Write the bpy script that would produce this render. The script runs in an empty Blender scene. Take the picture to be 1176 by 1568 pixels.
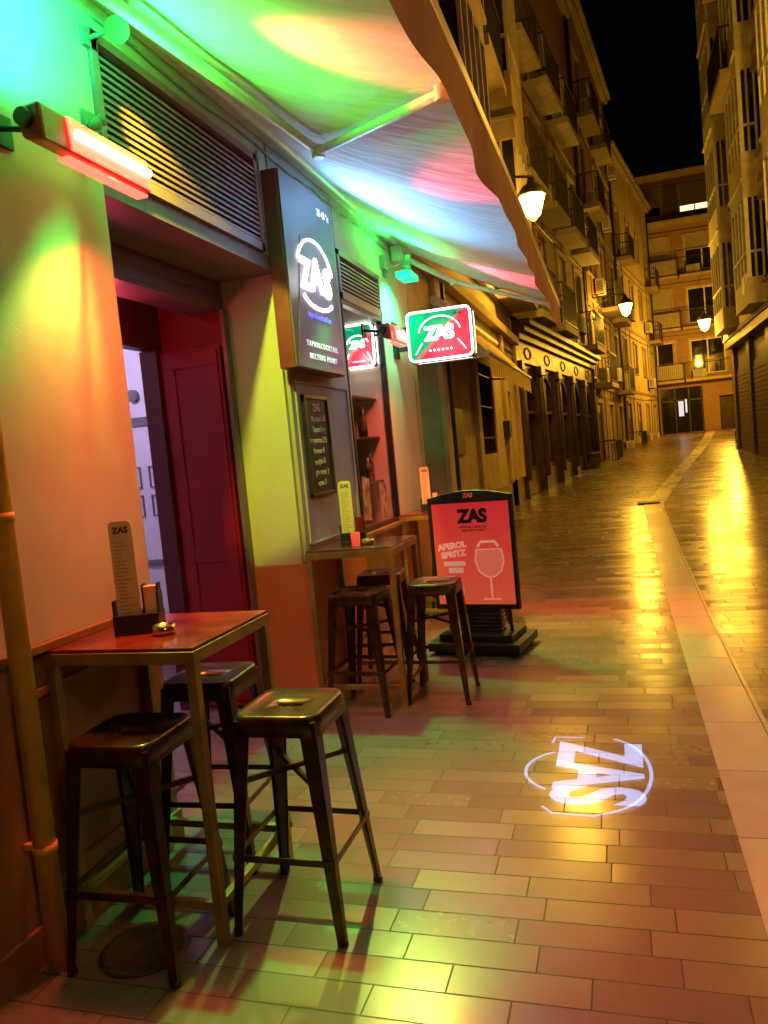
import bpy, bmesh, math, random
from mathutils import Vector, Matrix
random.seed(7)
C=bpy.context.scene.collection
# ------------------------------------------------------------ helpers
def lin(c): return (c[0],c[1],c[2],1.0)
def mat(name,col,rough=.6,metal=0,var=.12,vscale=6,bump=.15,bscale=40,emit=None,estr=0,spec=.5,stain=0,trans=0):
    m=bpy.data.materials.new(name); m.use_nodes=True; nt=m.node_tree; N=nt.nodes; L=nt.links
    b=N["Principled BSDF"]; b.inputs["Roughness"].default_value=rough; b.inputs["Metallic"].default_value=metal
    b.inputs["Specular IOR Level"].default_value=spec
    g=N.new("ShaderNodeNewGeometry")
    n=N.new("ShaderNodeTexNoise"); n.inputs["Scale"].default_value=vscale; n.inputs["Detail"].default_value=5
    L.new(g.outputs["Position"],n.inputs["Vector"])
    r=N.new("ShaderNodeValToRGB"); r.color_ramp.elements[0].position=.3; r.color_ramp.elements[1].position=.72
    r.color_ramp.elements[0].color=lin([c*(1-var*1.6) for c in col]); r.color_ramp.elements[1].color=lin([min(1,c*(1+var)) for c in col])
    L.new(n.outputs["Fac"],r.inputs["Fac"]); out=r.outputs["Color"]
    if stain:
        n2=N.new("ShaderNodeTexNoise"); n2.inputs["Scale"].default_value=1.1; n2.inputs["Detail"].default_value=8; n2.inputs["Roughness"].default_value=.7
        mp=N.new("ShaderNodeMapping"); mp.inputs["Scale"].default_value=(1,1,.35); L.new(g.outputs["Position"],mp.inputs[0]); L.new(mp.outputs[0],n2.inputs["Vector"])
        r2=N.new("ShaderNodeValToRGB"); r2.color_ramp.elements[0].position=.35; r2.color_ramp.elements[1].position=.65
        r2.color_ramp.elements[0].color=(1-stain,)*3+(1,); r2.color_ramp.elements[1].color=(1,1,1,1)
        L.new(n2.outputs["Fac"],r2.inputs["Fac"])
        mx=N.new("ShaderNodeMixRGB"); mx.blend_type='MULTIPLY'; mx.inputs[0].default_value=1; L.new(out,mx.inputs[1]); L.new(r2.outputs[0],mx.inputs[2]); out=mx.outputs[0]
    L.new(out,b.inputs["Base Color"])
    if bump:
        nb=N.new("ShaderNodeTexNoise"); nb.inputs["Scale"].default_value=bscale; nb.inputs["Detail"].default_value=4
        L.new(g.outputs["Position"],nb.inputs["Vector"])
        bp=N.new("ShaderNodeBump"); bp.inputs["Strength"].default_value=bump; bp.inputs["Distance"].default_value=.01
        L.new(nb.outputs["Fac"],bp.inputs["Height"]); L.new(bp.outputs[0],b.inputs["Normal"])
        rr=N.new("ShaderNodeMapRange"); rr.inputs[3].default_value=max(.02,rough-.1); rr.inputs[4].default_value=min(1,rough+.12)
        L.new(n.outputs["Fac"],rr.inputs[0]); L.new(rr.outputs[0],b.inputs["Roughness"])
    if emit:
        b.inputs["Emission Color"].default_value=lin(emit); b.inputs["Emission Strength"].default_value=estr
        m.cycles.emission_sampling='NONE'
    if trans: b.inputs["Transmission Weight"].default_value=trans
    return m
class MB:
    def __init__(s): s.bm=bmesh.new(); s.M=Matrix.Identity(4)
    def quad(s,pts):
        vs=[s.bm.verts.new(s.M@Vector(p)) for p in pts]
        return s.bm.faces.new(vs)
    def box(s,x0,x1,y0,y1,z0,z1):
        if x0>x1:x0,x1=x1,x0
        if y0>y1:y0,y1=y1,y0
        if z0>z1:z0,z1=z1,z0
        v=[s.bm.verts.new(s.M@Vector(p)) for p in [(x0,y0,z0),(x1,y0,z0),(x1,y1,z0),(x0,y1,z0),(x0,y0,z1),(x1,y0,z1),(x1,y1,z1),(x0,y1,z1)]]
        for f in [(3,2,1,0),(4,5,6,7),(0,1,5,4),(1,2,6,5),(2,3,7,6),(3,0,4,7)]: s.bm.faces.new([v[i] for i in f])
    def hexa(s,b,t):
        v=[s.bm.verts.new(s.M@Vector(p)) for p in list(b)+list(t)]
        for f in [(3,2,1,0),(4,5,6,7),(0,1,5,4),(1,2,6,5),(2,3,7,6),(3,0,4,7)]: s.bm.faces.new([v[i] for i in f])
    def cyl(s,p0,p1,r0,r1=None,n=16,cap=True):
        r1=r0 if r1 is None else r1
        p0=Vector(p0);p1=Vector(p1);d=(p1-p0).normalized()
        a=d.orthogonal().normalized();b=d.cross(a)
        A=[];B=[]
        for i in range(n):
            t=2*math.pi*i/n;o=a*math.cos(t)+b*math.sin(t)
            A.append(s.bm.verts.new(s.M@(p0+o*r0)));B.append(s.bm.verts.new(s.M@(p1+o*r1)))
        for i in range(n):
            j=(i+1)%n; f=s.bm.faces.new([A[i],A[j],B[j],B[i]]); f.smooth=True
        if cap: s.bm.faces.new(A[::-1]); s.bm.faces.new(B)
    def path(s,pts,r,n=12):
        for a,b in zip(pts,pts[1:]): s.cyl(a,b,r,n=n)
    def lathe(s,prof,c=(0,0,0),n=24):
        rings=[]
        for (r,z) in prof:
            rings.append([s.bm.verts.new(s.M@Vector((c[0]+r*math.cos(2*math.pi*i/n),c[1]+r*math.sin(2*math.pi*i/n),c[2]+z))) for i in range(n)])
        for A,B in zip(rings,rings[1:]):
            for i in range(n):
                j=(i+1)%n; f=s.bm.faces.new([A[i],A[j],B[j],B[i]]); f.smooth=True
        s.bm.faces.new(rings[0][::-1]); s.bm.faces.new(rings[-1])
    def done(s,name,m,parent=None,bevel=0,solid=0):
        me=bpy.data.meshes.new(name); bmesh.ops.recalc_face_normals(s.bm,faces=s.bm.faces)
        s.bm.to_mesh(me); s.bm.free(); me.materials.append(m)
        o=bpy.data.objects.new(name,me); C.objects.link(o)
        if parent: o.parent=parent
        if bevel:
            b=o.modifiers.new("bevel","BEVEL"); b.width=bevel; b.segments=2; b.limit_method='ANGLE'
        if solid:
            b=o.modifiers.new("solid","SOLIDIFY"); b.thickness=solid
        return o
def empty(name,loc=(0,0,0),rz=0):
    e=bpy.data.objects.new(name,None); e.empty_display_size=.2; e.location=loc; e.rotation_euler=(0,0,rz); C.objects.link(e); return e
def text(body,size,loc,rot,m,parent,name="lettering",bold=0,ext=.002,align='CENTER',spacing=1):
    t=bpy.data.curves.new(name,'FONT'); t.body=body; t.size=size; t.extrude=ext; t.offset=bold; t.align_x=align; t.align_y='CENTER'; t.space_character=spacing; t.resolution_u=4
    o=bpy.data.objects.new(name,t); C.objects.link(o); o.location=loc; o.rotation_euler=rot; t.materials.append(m); o.parent=parent; return o
def strip_mesh(mb,pts,w,z0,z1):
    n=len(pts)
    L=[]
    for i,p in enumerate(pts):
        a=Vector(pts[max(0,i-1)]);b=Vector(pts[min(n-1,i+1)]);d=(b-a).normalized();nn=Vector((-d.y,d.x))*w/2
        L.append((Vector(p)-nn,Vector(p)+nn))
    for (a,b),(c,d) in zip(L,L[1:]):
        mb.hexa([(a.x,a.y,z0),(c.x,c.y,z0),(d.x,d.y,z0),(b.x,b.y,z0)],[(a.x,a.y,z1),(c.x,c.y,z1),(d.x,d.y,z1),(b.x,b.y,z1)])
def light(kind,name,loc,energy,col,parent=None,radius=.05,aim=None,angle=60,blend=.6,sx=.3,sy=.1,spread=180):
    l=bpy.data.lights.new(name,kind); l.energy=energy; l.color=col
    if kind=='AREA': l.shape='RECTANGLE'; l.size=sx; l.size_y=sy; l.spread=math.radians(spread)
    else: l.shadow_soft_size=radius
    if kind=='SPOT': l.spot_size=math.radians(angle); l.spot_blend=blend
    o=bpy.data.objects.new(name,l); C.objects.link(o); o.location=loc
    if aim is not None:
        d=Vector(aim)-Vector(loc); o.rotation_euler=d.to_track_quat('-Z','Y').to_euler()
    if parent: o.parent=parent
    return o
def gz(y):
    P=[(-60,0),(7,0),(10,.09),(14,.3),(20,.45),(25,.57),(35,.84),(50,1.22),(90,1.6)]
    for (a,za),(b,zb) in zip(P,P[1:]):
        if y<=b: 
            t=(y-a)/(b-a); return za+(zb-za)*t
    return 1.6
# ------------------------------------------------------------ materials
plaster=mat("cream_plaster",(.64,.57,.42),.75,var=.05,vscale=3,bump=.12,bscale=110,stain=.15)
plaster2=mat("grey_plaster",(.46,.40,.38),.7,var=.07,bump=.1,bscale=110,stain=.12)
dado=mat("orange_dado",(.66,.19,.055),.5,var=.1,vscale=3,bump=.12,stain=.25)
dadobrown=mat("brown_dado",(.34,.15,.05),.4,var=.15,vscale=4,bump=.15,stain=.3)
louv=mat("louvre_paint",(.36,.14,.18),.4,var=.08)
dark=mat("dark_void",(.015,.013,.012),.7)
redpaint=mat("red_paint",(.26,.005,.010),.4,var=.15,vscale=3,bump=.1)
darkred=mat("dark_red_paint",(.10,.015,.02),.4)
shutter=mat("shutter_metal",(.20,.12,.15),.4,metal=.3)
white=mat("white_wall",(.75,.72,.75),.5,var=.03)
grey=mat("grey_trim",(.16,.15,.17),.5)
signgrey=mat("sign_panel",(.155,.115,.145),.35,var=.05,vscale=2,bump=.03)
signred=mat("sign_side",(.20,.03,.05),.4)
black=mat("black_plastic",(.02,.02,.02),.4)
chalk=mat("chalkboard",(.025,.022,.024),.6,var=.3)
chalkw=mat("chalk",(.7,.6,.6),.9)
gun=mat("gunmetal",(.085,.055,.04),.30,metal=.75,var=.3,vscale=14,bump=.06,bscale=90)
legm=mat("table_leg_metal",(.36,.25,.07),.42,metal=.35,var=.2,vscale=10,bump=.08)
wood=mat("table_wood",(.19,.03,.018),.2,var=.4,vscale=5,bump=.12,bscale=30)
brass=mat("brass",(.7,.5,.18),.2,metal=1)
cream=mat("cream_card",(.75,.62,.42),.5,var=.03)
ink=mat("dark_ink",(.05,.02,.02),.6)
pipe=mat("pipe_paint",(.80,.44,.05),.4,var=.15,vscale=8,stain=.2)
armm=mat("awning_arm_paint",(.72,.72,.62),.35)
glassd=mat("dark_glass",(.012,.012,.014),.06,var=.1,bump=0,spec=.9)
rail=mat("iron_railing",(.03,.025,.02),.5)
acm=mat("ac_casing",(.6,.58,.52),.5,stain=.2)
slab=mat("balcony_slab",(.36,.29,.19),.7,stain=.4)
frame=mat("window_frame",(.4,.34,.26),.5)
fwhite=mat("white_frame",(.80,.78,.72),.45)
blind=mat("roller_blind",(.42,.36,.26),.6)
def brickmat(name,c1,c2,mo,sc=1):
    m=mat(name,c1,.8,bump=0); nt=m.node_tree;N=nt.nodes;L=nt.links;b=N["Principled BSDF"]
    g=N.new("ShaderNodeNewGeometry"); sx=N.new("ShaderNodeSeparateXYZ"); L.new(g.outputs["Position"],sx.inputs[0])
    ad=N.new("ShaderNodeMath"); ad.operation='ADD'; L.new(sx.outputs[0],ad.inputs[0]); L.new(sx.outputs[1],ad.inputs[1])
    cx=N.new("ShaderNodeCombineXYZ"); L.new(ad.outputs[0],cx.inputs[0]); L.new(sx.outputs[2],cx.inputs[1])
    br=N.new("ShaderNodeTexBrick"); br.inputs["Scale"].default_value=1; br.inputs["Brick Width"].default_value=.26; br.inputs["Row Height"].default_value=.075; br.inputs["Mortar Size"].default_value=.008
    br.inputs["Color1"].default_value=lin(c1); br.inputs["Color2"].default_value=lin(c2); br.inputs["Mortar"].default_value=lin(mo)
    L.new(cx.outputs[0],br.inputs["Vector"]); L.new(br.outputs["Color"],b.inputs["Base Color"])
    return m
brick=brickmat("brick_wall_mat",(.40,.21,.10),(.32,.15,.07),(.35,.28,.2))
brick2=brickmat("pale_brick_mat",(.26,.15,.07),(.20,.11,.05),(.24,.18,.11))
ochre=mat("ochre_render",(.33,.21,.085),.8,stain=.55,bump=.2,bscale=20)
ochre2=mat("brown_render",(.23,.135,.06),.8,stain=.55,bump=.2,bscale=20)
stone=mat("stone_render",(.40,.32,.2),.8,stain=.4,bump=.25,bscale=15)
paleyel=mat("pale_yellow_render",(.56,.44,.21),.75,stain=.35)
rightw=mat("cream_render",(.78,.72,.55),.7,stain=.25)
dwood=mat("carved_dark_wood",(.06,.032,.016),.4,var=.35,vscale=5,bump=.3,bscale=20)
emw=mat("lit_white",(1,1,1),.5,bump=0,emit=(1,.96,.98),estr=5)
emheat=mat("heater_element",(1,.3,.2),.5,bump=0,emit=(1,.085,.05),estr=10)
emlamp=mat("sodium_glass",(1,.6,.2),.4,bump=0,emit=(1,.60,.12),estr=22)
emwin=mat("lit_window_pane",(1,.8,.5),.4,bump=0,emit=(1,.8,.45),estr=1.6)
glassw=bpy.data.materials.new("window_pane"); glassw.use_nodes=True; nt=glassw.node_tree;N=nt.nodes;L=nt.links
gl_=N.new("ShaderNodeBsdfGlossy"); gl_.inputs["Roughness"].default_value=.03; tp=N.new("ShaderNodeBsdfTransparent"); ms=N.new("ShaderNodeMixShader"); ms.inputs[0].default_value=.07
L.new(tp.outputs[0],ms.inputs[1]); L.new(gl_.outputs[0],ms.inputs[2]); L.new(ms.outputs[0],N["Material Output"].inputs[0])
def paving(name,bw,rh,c1,c2,mo,rough0,rough1,rand=True,mort=.0035,dirt=.55):
    m=bpy.data.materials.new(name); m.use_nodes=True; nt=m.node_tree;N=nt.nodes;L=nt.links;b=N["Principled BSDF"]
    g=N.new("ShaderNodeNewGeometry"); s=N.new("ShaderNodeSeparateXYZ"); L.new(g.outputs["Position"],s.inputs[0])
    def M(op,a,bv=None):
        n=N.new("ShaderNodeMath"); n.operation=op
        if hasattr(a,'links'): L.new(a,n.inputs[0])
        else: n.inputs[0].default_value=a
        if bv is not None:
            if hasattr(bv,'links'): L.new(bv,n.inputs[1])
            else: n.inputs[1].default_value=bv
        return n.outputs[0]
    row=M('FLOOR',M('DIVIDE',s.outputs[1],rh))
    wn=N.new("ShaderNodeTexWhiteNoise"); wn.noise_dimensions='1D'; L.new(row,wn.inputs["W"])
    sh=M('MULTIPLY',wn.outputs["Value"],bw if rand else 0)
    x=M('ADD',s.outputs[0],sh)
    cx=N.new("ShaderNodeCombineXYZ"); L.new(x,cx.inputs[0]); L.new(s.outputs[1],cx.inputs[1])
    br=N.new("ShaderNodeTexBrick"); br.offset=0; br.squash=1
    br.inputs["Scale"].default_value=1; br.inputs["Brick Width"].default_value=bw; br.inputs["Row Height"].default_value=rh; br.inputs["Mortar Size"].default_value=mort; br.inputs["Mortar Smooth"].default_value=.3; br.inputs["Bias"].default_value=0
    br.inputs["Color1"].default_value=lin(c1); br.inputs["Color2"].default_value=lin(c2); br.inputs["Mortar"].default_value=lin(mo)
    L.new(cx.outputs[0],br.inputs["Vector"])
    col=M('FLOOR',M('DIVIDE',x,bw)); cc=N.new("ShaderNodeCombineXYZ"); L.new(col,cc.inputs[0]); L.new(row,cc.inputs[1])
    w2=N.new("ShaderNodeTexWhiteNoise"); w2.noise_dimensions='2D'; L.new(cc.outputs[0],w2.inputs["Vector"])
    n1=N.new("ShaderNodeTexNoise"); n1.inputs["Scale"].default_value=3; n1.inputs["Detail"].default_value=6; n1.inputs["Roughness"].default_value=.6; L.new(g.outputs["Position"],n1.inputs["Vector"])
    rp=N.new("ShaderNodeValToRGB"); rp.color_ramp.elements[0].position=.25;rp.color_ramp.elements[1].position=.75; rp.color_ramp.elements[0].color=(dirt,dirt*.97,dirt*.93,1); rp.color_ramp.elements[1].color=(1,1,1,1); L.new(n1.outputs["Fac"],rp.inputs[0])
    mx=N.new("ShaderNodeMixRGB"); mx.blend_type='MULTIPLY'; mx.inputs[0].default_value=1; L.new(br.outputs["Color"],mx.inputs[1]); L.new(rp.outputs[0],mx.inputs[2]); L.new(mx.outputs[0],b.inputs["Base Color"])
    n2=N.new("ShaderNodeTexNoise"); n2.inputs["Scale"].default_value=22; n2.inputs["Detail"].default_value=4; L.new(g.outputs["Position"],n2.inputs["Vector"])
    rsum=M('ADD',M('MULTIPLY',n2.outputs["Fac"],.12),M('MULTIPLY',w2.outputs["Value"],.5))
    mr=N.new("ShaderNodeMapRange"); mr.inputs[1].default_value=.05; mr.inputs[2].default_value=.55; mr.inputs[3].default_value=rough0; mr.inputs[4].default_value=rough1; L.new(rsum,mr.inputs[0]); 
    L.new(M('ADD',mr.outputs[0],M('MULTIPLY',br.outputs["Fac"],.3)),b.inputs["Roughness"])
    b.inputs["Specular IOR Level"].default_value=.55
    h=M('ADD',M('MULTIPLY',br.outputs["Fac"],-1.0),M('MULTIPLY',n2.outputs["Fac"],.03))
    bp=N.new("ShaderNodeBump"); bp.inputs["Strength"].default_value=.5; bp.inputs["Distance"].default_value=.004; L.new(h,bp.inputs["Height"])
    va=N.new("ShaderNodeVectorMath"); va.operation='SUBTRACT'; L.new(w2.outputs["Color"],va.inputs[0]); va.inputs[1].default_value=(.5,.5,.5)
    vs=N.new("ShaderNodeVectorMath"); vs.operation='SCALE'; L.new(va.outputs[0],vs.inputs[0]); vs.inputs["Scale"].default_value=.022
    vv=N.new("ShaderNodeVectorMath"); vv.operation='ADD'; L.new(vs.outputs[0],vv.inputs[0]); L.new(bp.outputs[0],vv.inputs[1])
    vn=N.new("ShaderNodeVectorMath"); vn.operation='NORMALIZE'; L.new(vv.outputs[0],vn.inputs[0]); L.new(vn.outputs[0],b.inputs["Normal"])
    return m
pav=paving("plank_paving",.42,.13,(.185,.135,.118),(.215,.160,.140),(.018,.012,.010),.19,.30,mort=.003,dirt=.85)
strip=paving("pale_slab_paving",.31,.62,(.48,.44,.40),(.54,.50,.46),(.08,.06,.05),.24,.40,rand=False,dirt=.75)
# ------------------------------------------------------------ ground
mb=MB(); ys=[-60,-20]+[i*1.0 for i in range(-10,60)]+[70,90]
for a,b in zip(ys,ys[1:]): mb.quad([(-60,a,gz(a)),(60,a,gz(a)),(60,b,gz(b)),(-60,b,gz(b))])
mb.done("street_paving",pav)
mb=MB(); pts=[(.335,.645,y) for y in [i*1.0 for i in range(-8,14)]]+[(.345,.66,14),(1.3,1.62,21),(2.3,2.65,28),(3.4,3.8,36),(4.9,5.35,48)]
for a,b in zip(pts,pts[1:]): mb.quad([(a[0],a[2],gz(a[2])+.004),(a[1],a[2],gz(a[2])+.004),(b[1],b[2],gz(b[2])+.004),(b[0],b[2],gz(b[2])+.004)])
mb.done("pale_paving_strip",strip)
e=empty("drain_cover"); mb=MB(); mb.box(.25,.62,14.1,14.45,gz(14.2)+.005,gz(14.4)+.02); mb.done("plate",rail,e)
e=empty("manhole_cover"); mb=MB(); mb.lathe([(.15,.001),(.15,.005),(.13,.005),(.125,.003),(.001,.003)],(-1.66,2.12,0),32)
mb.done("disc",mat("cast_iron",(.10,.07,.055),.5,metal=.3,bump=.6,bscale=60),e)

# ------------------------------------------------------------ bar building ground floor
WX=-1.98
bar=empty("bar_building")
mb=MB()
B=mb.box
B(-2.4,WX,-8,2.86,1.06,2.885)
B(-2.4,WX,-8,2.86,2.885,4.3)
B(-2.4,WX,2.86,4.57,3.47,4.3)
B(-2.4,WX,4.40,4.57,2.89,3.47)
B(-2.4,WX-.03,4.57,5.75,.945,4.3)
B(-2.4,WX,5.75,6.85,3.22,4.3)
B(-2.4,WX,6.85,7.85,.945,4.3)
mb.done("plaster_wall",plaster,bar)
mb=MB(); mb.box(WX-.028,WX,4.60,5.74,.95,4.2); mb.done("pier_facing",plaster2,bar,bevel=.004)
mb=MB(); mb.box(-2.4,WX+.012,4.56,5.75,-.1,.943); mb.box(-2.4,WX+.012,6.85,7.86,-.1,.943); mb.done("orange_dado",dado,bar,bevel=.006)
mb=MB(); mb.box(-2.4,WX+.004,-8,2.868,-.1,1.03); mb.box(-2.4,WX+.0,5.752,6.848,-.1,.98)
mb.box(WX,WX+.035,-8,2.868,1.03,1.06); mb.box(WX,WX+.02,-8,2.868,-.1,.13)
for (a,b) in [(-2.5,-.9),(-.7,.75),(.95,1.78),(2.02,2.78)]:
    for z in (.22,.88): mb.box(WX+.004,WX+.022,a,b,z,z+.03)
    for y in (a,b-.03): mb.box(WX+.004,WX+.021,y,y+.03,.22,.91)
mb.done("brown_dado_panels",dadobrown,bar,bevel=.004)
def louvre(y0,y1,z0,z1,x):
    mb=MB(); mb.box(x-.02,x+.03,y0,y1,z0,z0+.05); mb.box(x-.02,x+.03,y0,y1,z1-.04,z1); mb.box(x-.02,x+.03,y0,y0+.04,z0,z1); mb.box(x-.02,x+.03,y1-.04,y1,z0,z1)
    n=int((z1-z0-.1)/.032)
    for i in range(n):
        z=z0+.055+i*.032
        mb.hexa([(x-.01,y0+.04,z+.016),(x+.026,y0+.04,z),(x+.026,y1-.04,z),(x-.01,y1-.04,z+.016)],[(x-.01,y0+.04,z+.024),(x+.026,y0+.04,z+.015),(x+.026,y1-.04,z+.015),(x-.01,y1-.04,z+.024)])
    mb.done("louvre_vent",louv,bar)
    mb=MB(); mb.box(x-.1,x-.04,y0,y1,z0,z1); mb.done("louvre_backing",dark,bar)
louvre(2.865,4.395,2.89,3.465,WX-.01)
louvre(5.755,6.845,2.84,3.215,WX-.02)
mb=MB(); mb.box(-2.38,WX-.005,2.86,4.57,2.80,2.888); 
mb.done("door_soffit",mat("soffit_paint",(.22,.12,.16),.5),bar)
mb=MB(); mb.box(-2.62,-2.38,2.86,4.57,2.62,2.9)
for i in range(3): mb.box(-2.385,-2.372,2.87,4.56,2.64+i*.08,2.70+i*.08)
mb.done("roller_shutter_box",shutter,bar,bevel=.004)
mb=MB(); mb.box(-2.375,-2.35,4.5,4.57,0,2.62); mb.done("shutter_guide",shutter,bar)
mb=MB(); mb.box(-2.9,-2.41,4.571,4.7,-.1,2.9); mb.box(-2.9,-2.41,2.7,2.858,-.1,2.9)
mb.done("vestibule_wall",redpaint,bar)
# open red door leaf lying against the vestibule side wall
mb=MB(); mb.box(-2.84,-2.40,4.50,4.545,.02,2.40)
mb.box(-2.82,-2.42,4.488,4.50,.06,.14);mb.box(-2.82,-2.42,4.488,4.50,2.28,2.38);mb.box(-2.82,-2.74,4.488,4.50,.14,2.28);mb.box(-2.50,-2.42,4.488,4.50,.14,2.28);mb.box(-2.74,-2.50,4.488,4.50,1.0,1.1)
mb.done("red_door_leaf",redpaint,bar,bevel=.003)
mb=MB(); mb.box(-2.95,-2.86,2.86,4.57,2.42,2.9); mb.box(-2.95,-2.86,2.86,3.5,0,2.42); mb.box(-2.9,-2.4,2.86,4.57,2.9,2.93); mb.box(-2.97,-2.845,4.46,4.54,0,2.42);mb.box(-2.97,-2.84,3.5,3.56,0,2.42)
mb.done("inner_door_frame",darkred,bar,bevel=.004)
mb=MB(); mb.box(-5.2,-2.9,5.6,5.7,0,3); mb.box(-5.3,-5.2,2.5,5.7,0,3); mb.box(-5.3,-2.95,2.4,2.5,0,3); mb.box(-5.3,-2.9,2.5,5.7,2.9,3)
mb.box(-2.97,-2.951,4.6,5.6,0,2.9)
mb.done("interior_wall",white,bar)
mb=MB(); mb.box(-5.2,-2.97,5.58,5.598,2.03,2.10); mb.box(-5.2,-2.97,5.58,5.598,.85,.9); mb.box(-5.2,-2.97,5.575,5.598,0,.12)
for cx,cz,rr in [(-3.64,2.28,.055),(-3.48,2.38,.065),(-3.82,2.28,.05)]:
    mb.cyl((cx,5.6,cz),(cx,5.56,cz),rr,n=24)
for cx in (-3.93,-3.67,-3.41):
    for cz in (1.36,1.60):
        for (a,b,c,d) in [(-.09,.09,-.09,-.08),(-.09,.09,.08,.09),(-.09,-.08,-.09,.09),(.08,.09,-.09,.09)]: mb.box(cx+a,cx+b,5.585,5.598,cz+c,cz+d)
        mb.cyl((cx,5.595,cz+.01),(cx,5.59,cz+.01),.05,n=20); 
mb.done("interior_fittings",grey,bar)
light('POINT',"interior_light",(-3.9,4.4,2.75),42,(.72,.58,1),bar,.12)
light('POINT',"vestibule_light",(-2.62,3.7,2.45),6,(1,.06,.12),bar,.05)
mb=MB(); mb.lathe([(.02,0),(.03,.02),(.025,.04)],(-2.82,4.05,2.7),16); mb.done("vestibule_lamp",emw,bar)
mb=MB(); mb.quad([(-1.994,5.75,.98),(-1.994,6.85,.98),(-1.994,6.85,2.84),(-1.994,5.75,2.84)]); mb.done("shop_window_glass",glassw,bar)
mb=MB()
for y in (5.752,6.82): mb.box(-2.03,-1.975,y,y+.028,.98,2.84)
for z in (.98,2.80): mb.box(-2.03,-1.976,5.75,6.85,z,z+.04)
mb.done("shop_window_frame",black,bar)
mb=MB(); mb.box(-2.1,-1.93,5.752,6.848,.955,.985); mb.done("window_sill",dadobrown,bar)
mb=MB(); mb.box(-3.4,-3.3,5.72,8,.9,3); mb.box(-3.4,-2.41,7.7,7.8,.9,3); mb.box(-3.4,-2.0,5.72,5.75,.9,3); mb.box(-3.4,-2.0,5.7,7.8,.85,.95);mb.box(-3.4,-2.0,5.7,7.8,2.95,3.0); mb.done("window_interior",mat("dark_interior",(.10,.055,.04),.6,var=.5,vscale=3),bar)
# shelves with bottles behind the glass
mb=MB()
for z in (1.35,1.75,2.10): mb.box(-2.40,-2.10,5.80,6.84,z,z+.02)
mb.done("window_shelves",dwood,bar)
mb=MB(); rr_=random.Random(4)
for z in (1.37,1.77):
    for k in range(9):
        y=5.88+k*.105; h=rr_.uniform(.2,.28); mb.lathe([(.032,0),(.032,h*.6),(.012,h*.78),(.012,h)],(-2.2+rr_.uniform(-.06,.04),y,z),10)
mb.done("window_bottles",mat("bottle_glass",(.10,.09,.03),.1,var=.8,vscale=9,bump=0),bar)
mb=MB()
for y,w,z,h in [(5.95,.2,1.08,.36),(6.42,.2,1.05,.32)]: 
    mb.hexa([(-2.028,y,z),(-2.024,y,z),(-2.024,y+w,z-.02),(-2.028,y+w,z-.02)],[(-2.028,y+.02,z+h),(-2.024,y+.02,z+h),(-2.024,y+w+.02,z+h-.03),(-2.028,y+w+.02,z+h-.03)])
mb.done("window_posters",mat("poster_paper",(.45,.33,.18),.6,var=.5,vscale=14),bar)
mb=MB()
for y in (4.66,5.66): mb.box(WX,WX+.012,y,y+.012,1.05,2.12)
for z in (1.05,2.12): mb.box(WX,WX+.012,4.66,5.67,z,z+.012)
mb.done("pier_panel_trim",plaster2,bar)
mb=MB(); mb.box(WX,WX+.05,-8,7.9,3.86,3.94); mb.box(WX,WX+.09,-8,16.5,4.2,4.32); mb.done("string_course",plaster2,bar,bevel=.01)
e=empty("wall_cables"); mb=MB()
pp=[(WX+.012,2.9+i*.3,3.53+.012*math.sin(i*1.7)) for i in range(16)]; mb.path(pp,.006,6)
mb.path([(WX+.012,4.43,3.5),(WX+.012,4.44,2.9)],.006,6); mb.box(WX,WX+.04,6.95,7.05,3.3,3.42)
mb.done("cable",mat("cable_grey",(.3,.28,.25),.5),e)

# ------------------------------------------------------------ box sign
e=empty("wall_box_sign")
mb=MB(); mb.box(WX+.001,-1.875,4.47,5.37,2.19,3.40); mb.done("sign_casing",signred,e,bevel=.006)
mb=MB(); mb.box(-1.874,-1.862,4.475,5.365,2.195,3.395); mb.done("sign_face",signgrey,e,bevel=.003)
R=(math.pi/2,0,math.pi/2)
text("Z",.27,(-1.852,4.745,2.80),R,emw,e,"logo_letters",bold=.010,ext=.004)
text("A",.30,(-1.852,4.94,2.82),R,emw,e,"logo_letters",bold=.010,ext=.004)
text("S",.27,(-1.852,5.135,2.80),R,emw,e,"logo_letters",bold=.010,ext=.004)
arc=MB(); arc.M=Matrix.Translation((-1.86,4.94,2.80))@Matrix(((0,0,1,0),(1,0,0,0),(0,1,0,0),(0,0,0,1)))
strip_mesh(arc,[(.32*math.cos(t),.01+.25*math.sin(t)) for t in [math.radians(a) for a in range(16,165,6)]],.014,0,.01)
strip_mesh(arc,[(.27*math.cos(t),-.10+.09*math.sin(t)) for t in [math.radians(a) for a in range(200,341,6)]],.022,0,.01)
arc.done("logo_arc",emw,e)
embl=mat("lit_blue",(.2,.2,1),.5,bump=0,emit=(.10,.12,1),estr=1.6)
emds=mat("lit_soft",(1,1,1),.5,bump=0,emit=(.8,.85,.95),estr=.8)
text("tapas & cocktail bar",.052,(-1.857,4.94,2.555),R,embl,e,"tagline",bold=.001)
text("TAPAS&COCKTAIL",.050,(-1.857,4.94,2.36),R,emds,e,"small_letters",bold=.0005,spacing=1.45)
text("MELTING POINT",.050,(-1.857,4.94,2.28),R,emds,e,"small_letters_lower",bold=.0005,spacing=1.45)
text("25-45 \u00b0c",.065,(-1.857,5.18,3.29),R,emds,e,"temperature_letters",bold=.002)
light('POINT',"logo_glow",(-1.72,4.94,2.82),1.6,(1,.95,1),e,.1)
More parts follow.
